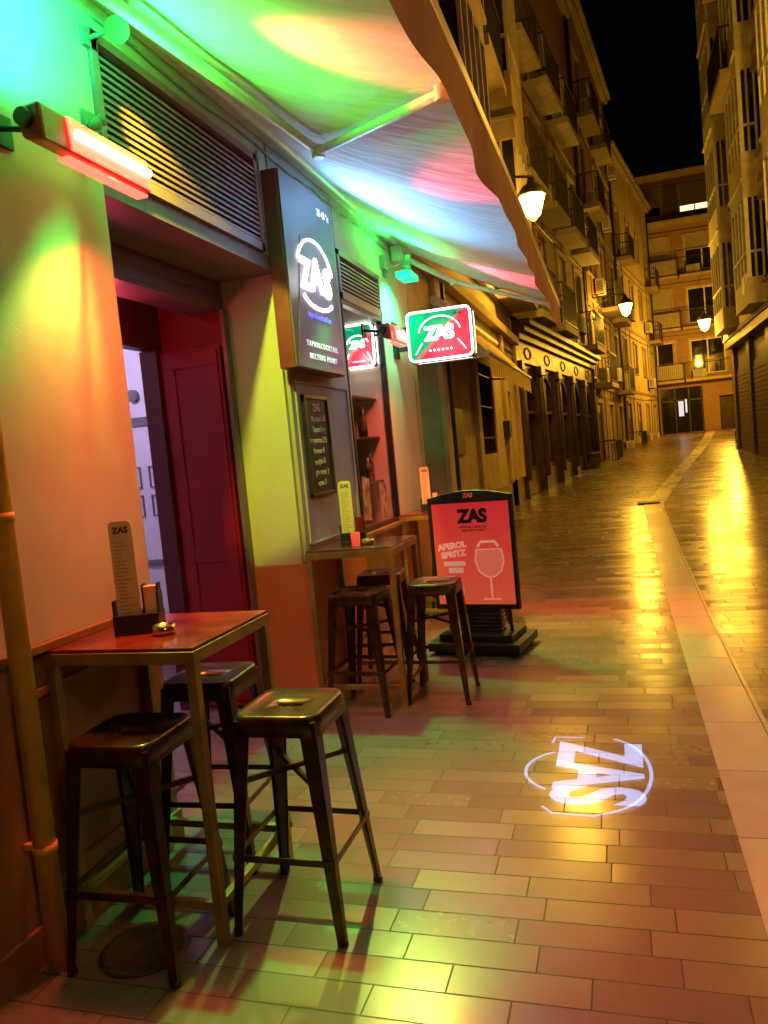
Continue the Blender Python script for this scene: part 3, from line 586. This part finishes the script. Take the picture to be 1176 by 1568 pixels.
# ------------------------------------------------------------ facades
def facade(name,p0,p1,zb,zt,fh,bays,side,wallm,winw=1.0,winh=1.5,depth=7,balc=.5,framem=None,trim=None,sill=.9,lit=0,rnd=1,rollers=.5,cornice=.35,ac=.25,fullb=False):
    framem=framem or frame; trim=trim or slab
    R=random.Random(rnd); e=empty(name) if isinstance(name,str) else name
    p0=Vector((p0[0],p0[1]));p1=Vector((p1[0],p1[1]));d=(p1-p0);Ln=d.length;d.normalize()
    n=Vector((d.y,-d.x))*side
    M=Matrix(((d.x,n.x,0,p0.x),(d.y,n.y,0,p0.y),(0,0,1,0),(0,0,0,1)))
    def mk(): m=MB(); m.M=M; return m
    wl,gl,fr,bl,tr,rl,ac_,lt=mk(),mk(),mk(),mk(),mk(),mk(),mk(),mk()
    wl.box(0,Ln,-depth,-.4,zb,zt-.02)
    nf=int((zt-zb)/fh+.01); bw=Ln/bays
    gl.box(.02,Ln-.02,-.16,-.14,zb+.1,zb+nf*fh)
    if zt>zb+nf*fh: wl.box(0,Ln,-.4,0,zb+nf*fh,zt)
    for f in range(nf):
        z=zb+f*fh; isb=[(R.random()<balc) for _ in range(bays)]
        wl.box(0,Ln,-.4,-.001,z-.0,z+.25)
        head=z+sill+winh if sill+winh<fh-.2 else z+fh-.25
        wl.box(0,Ln,-.4,-.002,head,z+fh)
        for i in range(bays+1):
            uc=i*bw; a=max(0,uc-(bw-winw)/2); b=min(Ln,uc+(bw-winw)/2); wl.box(a,b,-.4,0,z+.25,head)
        tr.box(0,Ln,0,.05,z-.06,z+.06)
        for i in range(bays):
            u0=i*bw+(bw-winw)/2; u1=u0+winw; zs=z+.25 if isb[i] else z+sill
            if not isb[i]:
                wl.box(u0,u1,-.4,-.003,z+.25,zs); tr.box(u0-.08,u1+.08,-.1,.07,zs-.02,zs+.04)
            tr.box(u0-.12,u0,-.002,.035,zs+.04,head); tr.box(u1,u1+.12,-.002,.035,zs+.04,head); tr.box(u0-.14,u1+.14,-.001,.06,head,head+.12)
            for (a,b) in [(u0,u0+.06),(u1-.06,u1),((u0+u1)/2-.035,(u0+u1)/2+.035)]: fr.box(a,b,-.139,-.08,zs+.04,head)
            for zz in (zs+.04,head-.06): fr.box(u0+.06,u1-.06,-.138,-.081,zz,zz+.06)
            if R.random()<rollers:
                k=R.uniform(.15,.95); bl.box(u0+.05,u1-.05,-.075,-.06,head-(head-zs)*k,head)
                nn=int((head-zs)*k/.09)
                for q in range(nn): bl.box(u0+.05,u1-.05,-.06,-.053,head-.09*(q+1)+.01,head-.09*q-.01)
            if R.random()<lit: lt.box(u0+.07,u1-.07,-.137,-.13,zs+.1,head-.07)
            if isb[i]:
                a,b=u0-.35,u1+.35
                if fullb: a,b=i*bw+.05,(i+1)*bw-.05
                a=max(.05,a); b=min(Ln-.05,b); D=.62
                tr.box(a,b,.051,D,z-.12,z+.04)
                rl.box(a,b,D-.04,D-.01,z+1.02,z+1.06); rl.box(a,b,D-.035,D-.015,z+.1,z+.12)
                for uu in (a,b-.03): rl.box(uu,uu+.03,.0,D-.01,z+1.02,z+1.055)
                k=a
                while k<b: rl.box(k,k+.014,D-.032,D-.018,z+.04,z+1.02); k+=.11
                k=.1
                while k<D-.05:
                    for uu in (a+.005,b-.019): rl.box(uu,uu+.014,k,k+.014,z+.04,z+1.02)
                    k+=.11
                if R.random()<.35:
                    bl.box(a+.04,b-.04,D-.05,D-.042,z+.1,z+.95)
            if R.random()<ac:
                uu=u1+.14 if not isb[i] else u0; vz=z+.35 if not isb[i] else z+.05; v0=.08 if not isb[i] else .15
                ac_.box(uu,uu+.75,v0,v0+.28,vz,vz+.52); ac_.cyl((uu+.28,v0+.28,vz+.26),(uu+.28,v0+.3,vz+.26),.2,n=20)
                for q in range(8): rl.box(uu+.08,uu+.48,v0+.301,v0+.306,vz+.06+q*.055,vz+.07+q*.055)
                for q in range(7): rl.box(uu-.004,uu,v0+.03,v0+.25,vz+.08+q*.055,vz+.10+q*.055)
                rl.box(uu+.1,uu+.13,0,v0+.28,vz-.04,vz); rl.box(uu+.6,uu+.63,0,v0+.28,vz-.04,vz)
                rl.cyl((uu+.7,.03,vz+.3),(uu+.72,.03,zb+.1),.015,n=5)
    tr.box(-.05,Ln+.05,-.4,cornice,zt-.001,zt+.14); tr.box(0,Ln,0,cornice*.6,zt-.16,zt-.002)
    for uu in (.12,Ln-.2): rl.cyl((uu,.06,zb),(uu,.06,zt-.1),.04,n=8)
    for q in range(3): zz=zb+fh*(q+1)-.3; rl.cyl((0,.04,zz),(Ln*.5,.05,zz-.06),.014,n=6); rl.cyl((Ln*.5,.05,zz-.06),(Ln,.04,zz+.1),.012,n=6)
    wl.done("walls",wallm,e); gl.done("window_glass",glassd,e); fr.done("window_frames",framem,e); tr.done("string_courses_and_balconies",trim,e); rl.done("railings_and_pipes",rail,e)
    if len(bl.bm.verts): bl.done("roller_blinds",blind,e)
    if len(ac_.bm.verts): ac_.done("air_conditioners",acm,e)
    if len(lt.bm.verts): lt.done("lit_panes",emwin,e)
    return e
def bays(parent,x,sgn,ylist,zs,ln=2.1,pr=.37,h=2.95,pm_=None,fm=None):
    mb=MB(); fr=MB(); gl=MB()
    for y in ylist:
        for z in zs:
            a,b_=(x,x+sgn*pr)
            mb.box(a,b_,y-ln,y,z,z+.62); mb.box(a,b_,y-ln,y,z+2.5,z+h-.06); mb.box(a,b_+sgn*.05,y-ln-.04,y+.04,z+h-.06,z+h)
            gl.box(a,x+sgn*(pr-.05),y-ln+.05,y-.05,z+.62,z+2.5)
            for k in range(5): yy=y-ln+k*(ln-.06)/4; fr.box(x+sgn*(pr-.05),x+sgn*(pr-.0),yy,yy+.06,z+.62,z+2.5)
            fr.box(x+sgn*(pr-.05),x+sgn*(pr+.005),y-ln,y,z+1.2,z+1.26)
            for xx in (x+sgn*.02,x+sgn*(pr*.5),x+sgn*(pr-.05)): 
                fr.box(xx,xx+.045,y-ln-.001,y-ln+.05,z+.62,z+2.5); 
            fr.box(a,b_,y-ln-.002,y-ln+.05,z+1.2,z+1.25)
    mb.done("bay_panels",pm_,parent); fr.done("bay_frames",fm,parent); gl.done("bay_glass",glassd,parent)
facade(bar,(WX,-8),(WX,16.5),4.32,16.5,3.05,9,1,ochre2,winw=1.15,winh=1.5,balc=.65,rnd=3,ac=.6)
bays(bar,WX,1,[11.1,16.3],[4.5,7.55,10.6],ln=1.9,pr=.6,h=2.9,pm_=slab,fm=frame)
nb=empty("neighbour_shopfront")
mb=MB()
for (a,b) in [(7.87,8.0),(9.0,11.6),(13.2,14.6),(15.5,16.5)]: mb.box(-2.5,WX+.002,a,b,-.1,4.19)
mb.box(-2.5,WX,8.0,9.0,2.9,4.19); mb.box(-2.5,WX,11.6,13.2,2.9,4.19); mb.box(-2.5,WX,11.6,13.2,-.1,1.45); mb.box(-2.5,WX,14.6,15.5,2.6,4.19)
mb.done("walls",paleyel,nb)
mb=MB(); mb.box(-2.5,-2.3,8.0,9.0,-.1,2.9); mb.box(-2.5,-2.25,11.6,13.2,1.45,2.9); mb.done("openings",glassd,nb)
mb=MB(); mb.box(-2.3,-2.15,14.6,15.5,-.1,2.6); mb.done("door",dwood,nb)
mb=MB()
for i in range(13): mb.cyl((WX-.03,11.65+i*.125,1.45),(WX-.03,11.65+i*.125,2.9),.012,n=6)
for z in (1.7,2.2,2.7): mb.box(WX-.035,WX-.02,11.6,13.2,z,z+.02)
mb.box(WX,WX+.03,9.6,10.2,1.5,2.1); mb.box(WX,WX+.12,14.1,14.4,1.7,2.0)
mb.cyl((WX+.03,8.95,3.3),(WX+.03,16.4,3.42),.015,n=6); mb.cyl((WX+.05,9.4,0),(WX+.05,9.4,4.1),.035,n=8)
mb.done("window_bars_and_boxes",rail,nb)
mb=MB(); mb.box(-2.5,WX+.02,9.0,14.6,-.1,.85);mb.box(-2.5,WX+.02,15.5,16.5,-.1,.85) ; mb.done("plinth",mat("plinth_stone",(.35,.24,.1),.6,stain=.3),nb)
mb=MB(); 
for y in (8.95,11.2,14.3,16.2): mb.box(WX,WX+.07,y,y+.28,.86,3.6)
mb.box(WX,WX+.14,7.87,16.5,3.6,3.75)
mb.done("pilasters",paleyel,nb,bevel=.01)
e=empty("folded_shop_awning")
ys_=mat("striped_fabric",(.55,.40,.13),.8); nt=ys_.node_tree;N=nt.nodes;L=nt.links; wv=N.new("ShaderNodeTexWave"); wv.bands_direction='Y'; wv.inputs["Scale"].default_value=1.6; g=N.new("ShaderNodeNewGeometry"); L.new(g.outputs["Position"],wv.inputs["Vector"])
rp=N.new("ShaderNodeValToRGB"); rp.color_ramp.interpolation='CONSTANT'; rp.color_ramp.elements[0].color=(.7,.55,.2,1); rp.color_ramp.elements[1].position=.5; rp.color_ramp.elements[1].color=(.38,.22,.06,1); L.new(wv.outputs["Fac"],rp.inputs[0]); L.new(rp.outputs[0],N["Principled BSDF"].inputs["Base Color"])
mb=MB(); 
def lean(mb,y0,y1,x1,z0,z1,drop):
    n=24
    for i in range(n):
        a=y0+(y1-y0)*i/n;b=y0+(y1-y0)*(i+1)/n
        mb.quad([(WX+.04,a,z1),(WX+.04,b,z1),(x1,b,z0),(x1,a,z0)]); s1=.04*abs(math.sin(i*1.3)); mb.quad([(x1,a,z0),(x1,b,z0),(x1+.01,b,z0-drop-s1),(x1+.01,a,z0-drop-s1)])
    mb.quad([(WX+.04,y0,z1),(x1,y0,z0),(x1,y0,z0-.05),(WX+.04,y0,z0-.05)])
lean(mb,9.0,13.4,-1.36,2.66,3.3,.22); mb.done("fabric",ys_,e)
mb=MB(); mb.cyl((WX+.06,8.9,3.32),(WX+.06,13.5,3.32),.06); mb.cyl((-1.36,8.95,2.66),(-1.36,13.45,2.66),.025)
for y in (9.1,13.2): mb.cyl((WX,y,2.7),(-1.36,y,2.64),.018,n=8)
mb.done("rollers",armm,e)
L1=facade("apartment_building",(-1.98,16.5),(-.75,27),4.3,15.2,2.9,4,1,brick2,winw=1.2,winh=1.5,balc=.75,rnd=11,ac=.6)
L2=facade("apartment_building",(-.75,27),(.35,37),.3,16.2,3.0,3,1,ochre,winw=1.3,balc=.6,rnd=12,ac=.5)
L3=facade("apartment_building",(.35,37),(2.4,49),.5,14.3,3.0,4,1,paleyel,winw=1.0,balc=.5,rnd=13,ac=.3)
L3b=facade("tower_block",(-7,29),(-1.2,29.01),.3,22,3.0,3,1,stone,winw=1.0,balc=.2,rnd=16)
facade("end_apartment_building",(1.2,50),(12.5,50),4.3,13.6,3.05,4,1,brick,winw=1.9,winh=1.45,balc=1,framem=fwhite,trim=paleyel,rnd=5,lit=0,rollers=.7,ac=.35,fullb=True)
fe=facade("penthouse_building",(1.2,52.2),(12.5,52.2),13.74,17.0,3.0,4,1,brick,winw=1.8,winh=1.8,balc=0,framem=fwhite,trim=paleyel,rnd=6,lit=.35)
eg=empty("end_building_base")
mb=MB(); mb.box(1.2,2.6,50.02,56,.2,4.3); mb.box(5.0,5.9,50.02,56,.2,4.3); mb.box(7.6,12.5,50.02,56,.2,4.3); mb.box(1.2,12.5,50.03,56,3.9,4.29); mb.box(5.9,7.6,50.05,56,3.2,3.9)
mb.done("walls",brick,eg)
mb=MB(); mb.box(2.6,5.0,50.3,50.4,.2,3.9); mb.done("glass_entrance",glassd,eg)
mb=MB()
for x in (2.6,3.4,4.2,4.92): mb.box(x,x+.08,50.2,50.3,.2,3.9)
mb.box(2.6,5,50.2,50.29,3.1,3.2); mb.done("entrance_frame",rail,eg)
mb=MB(); mb.box(3.62,3.9,50.15,50.2,2.2,3.1); mb.box(4.0,4.1,50.15,50.2,2.4,3.2); mb.done("lit_sign",mat("lit_blue_soft",(.6,.7,1),.5,bump=0,emit=(.5,.7,1),estr=.7),eg)
mb=MB(); mb.box(5.9,7.6,50.3,50.4,.2,3.2); mb.done("garage_door",dwood,eg)
sf=empty("carved_wooden_shopfront")
p0=Vector((-1.98,16.52));p1=Vector((-.75,27));d=(p1-p0);Ln=d.length;d.normalize();n=Vector((d.y,-d.x))
Mx=Matrix(((d.x,n.x,0,p0.x),(d.y,n.y,0,p0.y),(0,0,1,0),(0,0,0,1)))
mb=MB(); mb.M=Mx; mb.box(0,Ln,-6,-.3,0,4.28); mb.done("back",dark,sf)
mb=MB(); mb.M=Mx
mb.box(0,Ln,-.3,.16,3.75,3.9);mb.box(0,Ln,-.3,.28,3.9,4.02);mb.box(0,Ln,-.3,.4,4.02,4.14);mb.box(0,Ln,-.3,.06,3.3,3.75)
nb_=5; bwid=Ln/nb_
for i in range(nb_+1):
    u=i*bwid; a=max(0,u-.22);b=min(Ln,u+.22)
    mb.box(a,b,-.3,.12,.1,.75);mb.box(a+.04,b-.04,-.3,.06,.75,3.3);mb.cyl(((a+b)/2,.08,.75),((a+b)/2,.08,3.1),.09,.07,n=12);mb.box(a,b,-.3,.17,3.1,3.3)
for i in range(nb_):
    a=i*bwid+.22;b=(i+1)*bwid-.22; mb.box(a,b,-.25,-.03,.1,1.0); mb.box(a+.15,b-.15,-.03,.01,.4,.9)
    c=(a+b)/2;r_=(b-a)/2
    for k in range(14):
        t0=math.pi*k/14;t1=math.pi*(k+1)/14
        x0,x1=c+r_*math.cos(t0),c+r_*math.cos(t1); z0,z1=2.35+.75*math.sin(t0),2.35+.75*math.sin(t1)
        mb.hexa([(x0,-.2,z0),(x1,-.2,z1),(x1,-.02,z1),(x0,-.02,z0)],[(x0,-.2,3.301),(x1,-.2,3.301),(x1,-.02,3.301),(x0,-.02,3.301)])
    mb.box(c-.04,c+.04,-.12,-.03,1.0,3.0); mb.box(a,b,-.12,-.04,2.2,2.27)
    for q in range(12):
        t=2*math.pi*q/12; t2=2*math.pi*(q+1)/12; mb.cyl((c+.3*math.cos(t),.06,3.52+.12*math.sin(t)),(c+.3*math.cos(t2),.06,3.52+.12*math.sin(t2)),.025,n=6)
mb.done("carved_frame",dwood,sf,bevel=.008)
mb=MB(); mb.M=Mx; mb.box(0,Ln,-.16,-.14,1,3.3); mb.done("glass",glassd,sf)
e=empty("shop_bench"); mb=MB(); mb.box(-.95,-.55,24.6,26,gz(25)+.4,gz(25)+.46); mb.box(-.9,-.6,24.7,24.8,gz(25)-.05,gz(25)+.4); mb.box(-.9,-.6,25.8,25.9,gz(25)-.05,gz(25)+.4); mb.done("seat",dwood,e)
rb=facade("bay_window_building",(3.62,28.5),(3.62,-6),4.3,18.5,2.95,15,1,rightw,winw=1.75,winh=1.95,sill=.55,balc=.12,framem=fwhite,trim=paleyel,rnd=21,ac=.12,rollers=.35)
mb=MB(); mb.box(3.95,10,-6,28.5,-.1,4.3)
for i in range(12): y=-6+i*3.1; mb.box(3.82,3.96,y,y+.5,-.1,4.0)
mb.box(3.62,4.0,-6,28.5,4.0,4.29)
mb.done("ground_floor",mat("dark_stone",(.10,.07,.05),.5,stain=.3),rb)
mb=MB()
for i in range(11):
    y=-5.4+i*3.1; mb.box(3.9,3.94,y+.1,y+2.3,.0,3.3)
    for k in range(22): mb.box(3.88,3.9,y+.1,y+2.3,.3+k*.13,.40+k*.13)
mb.done("metal_shutters",mat("shutter_dark",(.12,.09,.06),.45,metal=.3),rb)
bays(rb,3.619,-1,[27.6-i*4.7 for i in range(7)],[4.4+f*2.95 for f in range(4)],pm_=rightw,fm=fwhite)
facade("apartment_building",(7.3,50),(4.4,28.7),.2,15,3.0,6,1,ochre,balc=.4,rnd=22)
# ------------------------------------------------------------ street lamps
S0=(1,.50,.04); S1=(1,.46,.22)
def lamp(x,y,z,wallx,en=520,s=1.0,wally=None,col=S0):
    e=empty("street_lamp"); wally=y if wally is None else wally
    mb=MB(); mb.lathe([(.07*s,-.26*s),(.12*s,-.22*s),(.21*s,.06*s),(.22*s,.1*s)],(x,y,z),8); mb.done("glass",emlamp,e)
    mb=MB(); mb.lathe([(.25*s,.101*s),(.26*s,.13*s),(.17*s,.25*s),(.07*s,.31*s),(.05*s,.40*s)],(x,y,z),8)
    mb.lathe([(.03,-.30*s),(.08*s,-.275*s),(.07*s,-.262*s)],(x,y,z),8)
    for i in range(8):
        t=2*math.pi*i/8; mb.cyl((x+.122*s*math.cos(t),y+.122*s*math.sin(t),z-.22*s),(x+.222*s*math.cos(t),y+.222*s*math.sin(t),z+.1*s),.006,n=5)
    W_=Vector((wallx,wally,z+.45*s)); T=Vector((x,y,z+.42*s)); mb.path([W_,(W_+T)/2+Vector((0,0,.06)),T],.022,8)
    mid=(W_*.45+T*.55)
    mb.path([W_-Vector((0,0,.45)),W_*.75+T*.25-Vector((0,0,.22)),mid+Vector((0,0,.02))],.014,8)
    mb.box(wallx-.03,wallx+.03,wally-.06,wally+.06,z-.12,z+.6)
    mb.done("bracket_and_cap",rail,e)
    light('POINT',"sodium_light",(x,y,z-.42*s),en,col,e,.12)
lamp(-1.10,13.5,5.56,-1.95,340)
lamp(.57,29.0,5.95,-.53,600,1.05)
lamp(3.05,28.6,5.0,3.6,320,.95)
lamp(3.0,7.3,5.3,3.6,60,col=S1)  # unseen lamp, added to light the near paving
lamp(2.6,-1.2,5.4,3.6,110,col=S1)  # added behind the camera to light the near ground and wall
lamp(5.6,43,6.2,6.3,1700)  # hidden lamp, added to brighten the end building
lamp(3.0,13.6,7.6,3.6,560)  # added out of frame to light the right facade
# ------------------------------------------------------------ world & camera
w=bpy.data.worlds.new("World"); bpy.context.scene.world=w; w.use_nodes=True; nt=w.node_tree
sky=nt.nodes.new("ShaderNodeTexSky"); sky.sky_type='NISHITA'; sky.sun_disc=False; sky.sun_elevation=math.radians(-4); sky.sun_rotation=0
nt.links.new(sky.outputs[0],nt.nodes["Background"].inputs[0]); nt.nodes["Background"].inputs[1].default_value=.01
r=.095;p=math.radians(4.25);psi=math.radians(17.3)
fw=Vector((-math.sin(psi)*math.cos(p),math.cos(psi)*math.cos(p),-math.sin(p))); rt=Vector((math.cos(psi),math.sin(psi),0)); up=rt.cross(fw)
Rv=rt*math.cos(r)-up*math.sin(r); Uv=rt*math.sin(r)+up*math.cos(r); Bv=-fw
cd=bpy.data.cameras.new("camera"); cd.sensor_fit='HORIZONTAL'; cd.sensor_width=36; cd.lens=36*1178/1176; cd.clip_start=.05; cd.clip_end=500
co=bpy.data.objects.new("camera",cd); C.objects.link(co)
co.matrix_world=Matrix(((Rv.x,Uv.x,Bv.x,0),(Rv.y,Uv.y,Bv.y,0),(Rv.z,Uv.z,Bv.z,1.6),(0,0,0,1)))
sc=bpy.context.scene; sc.camera=co; sc.view_settings.view_transform='Standard'; sc.view_settings.look='None'; sc.view_settings.exposure=0
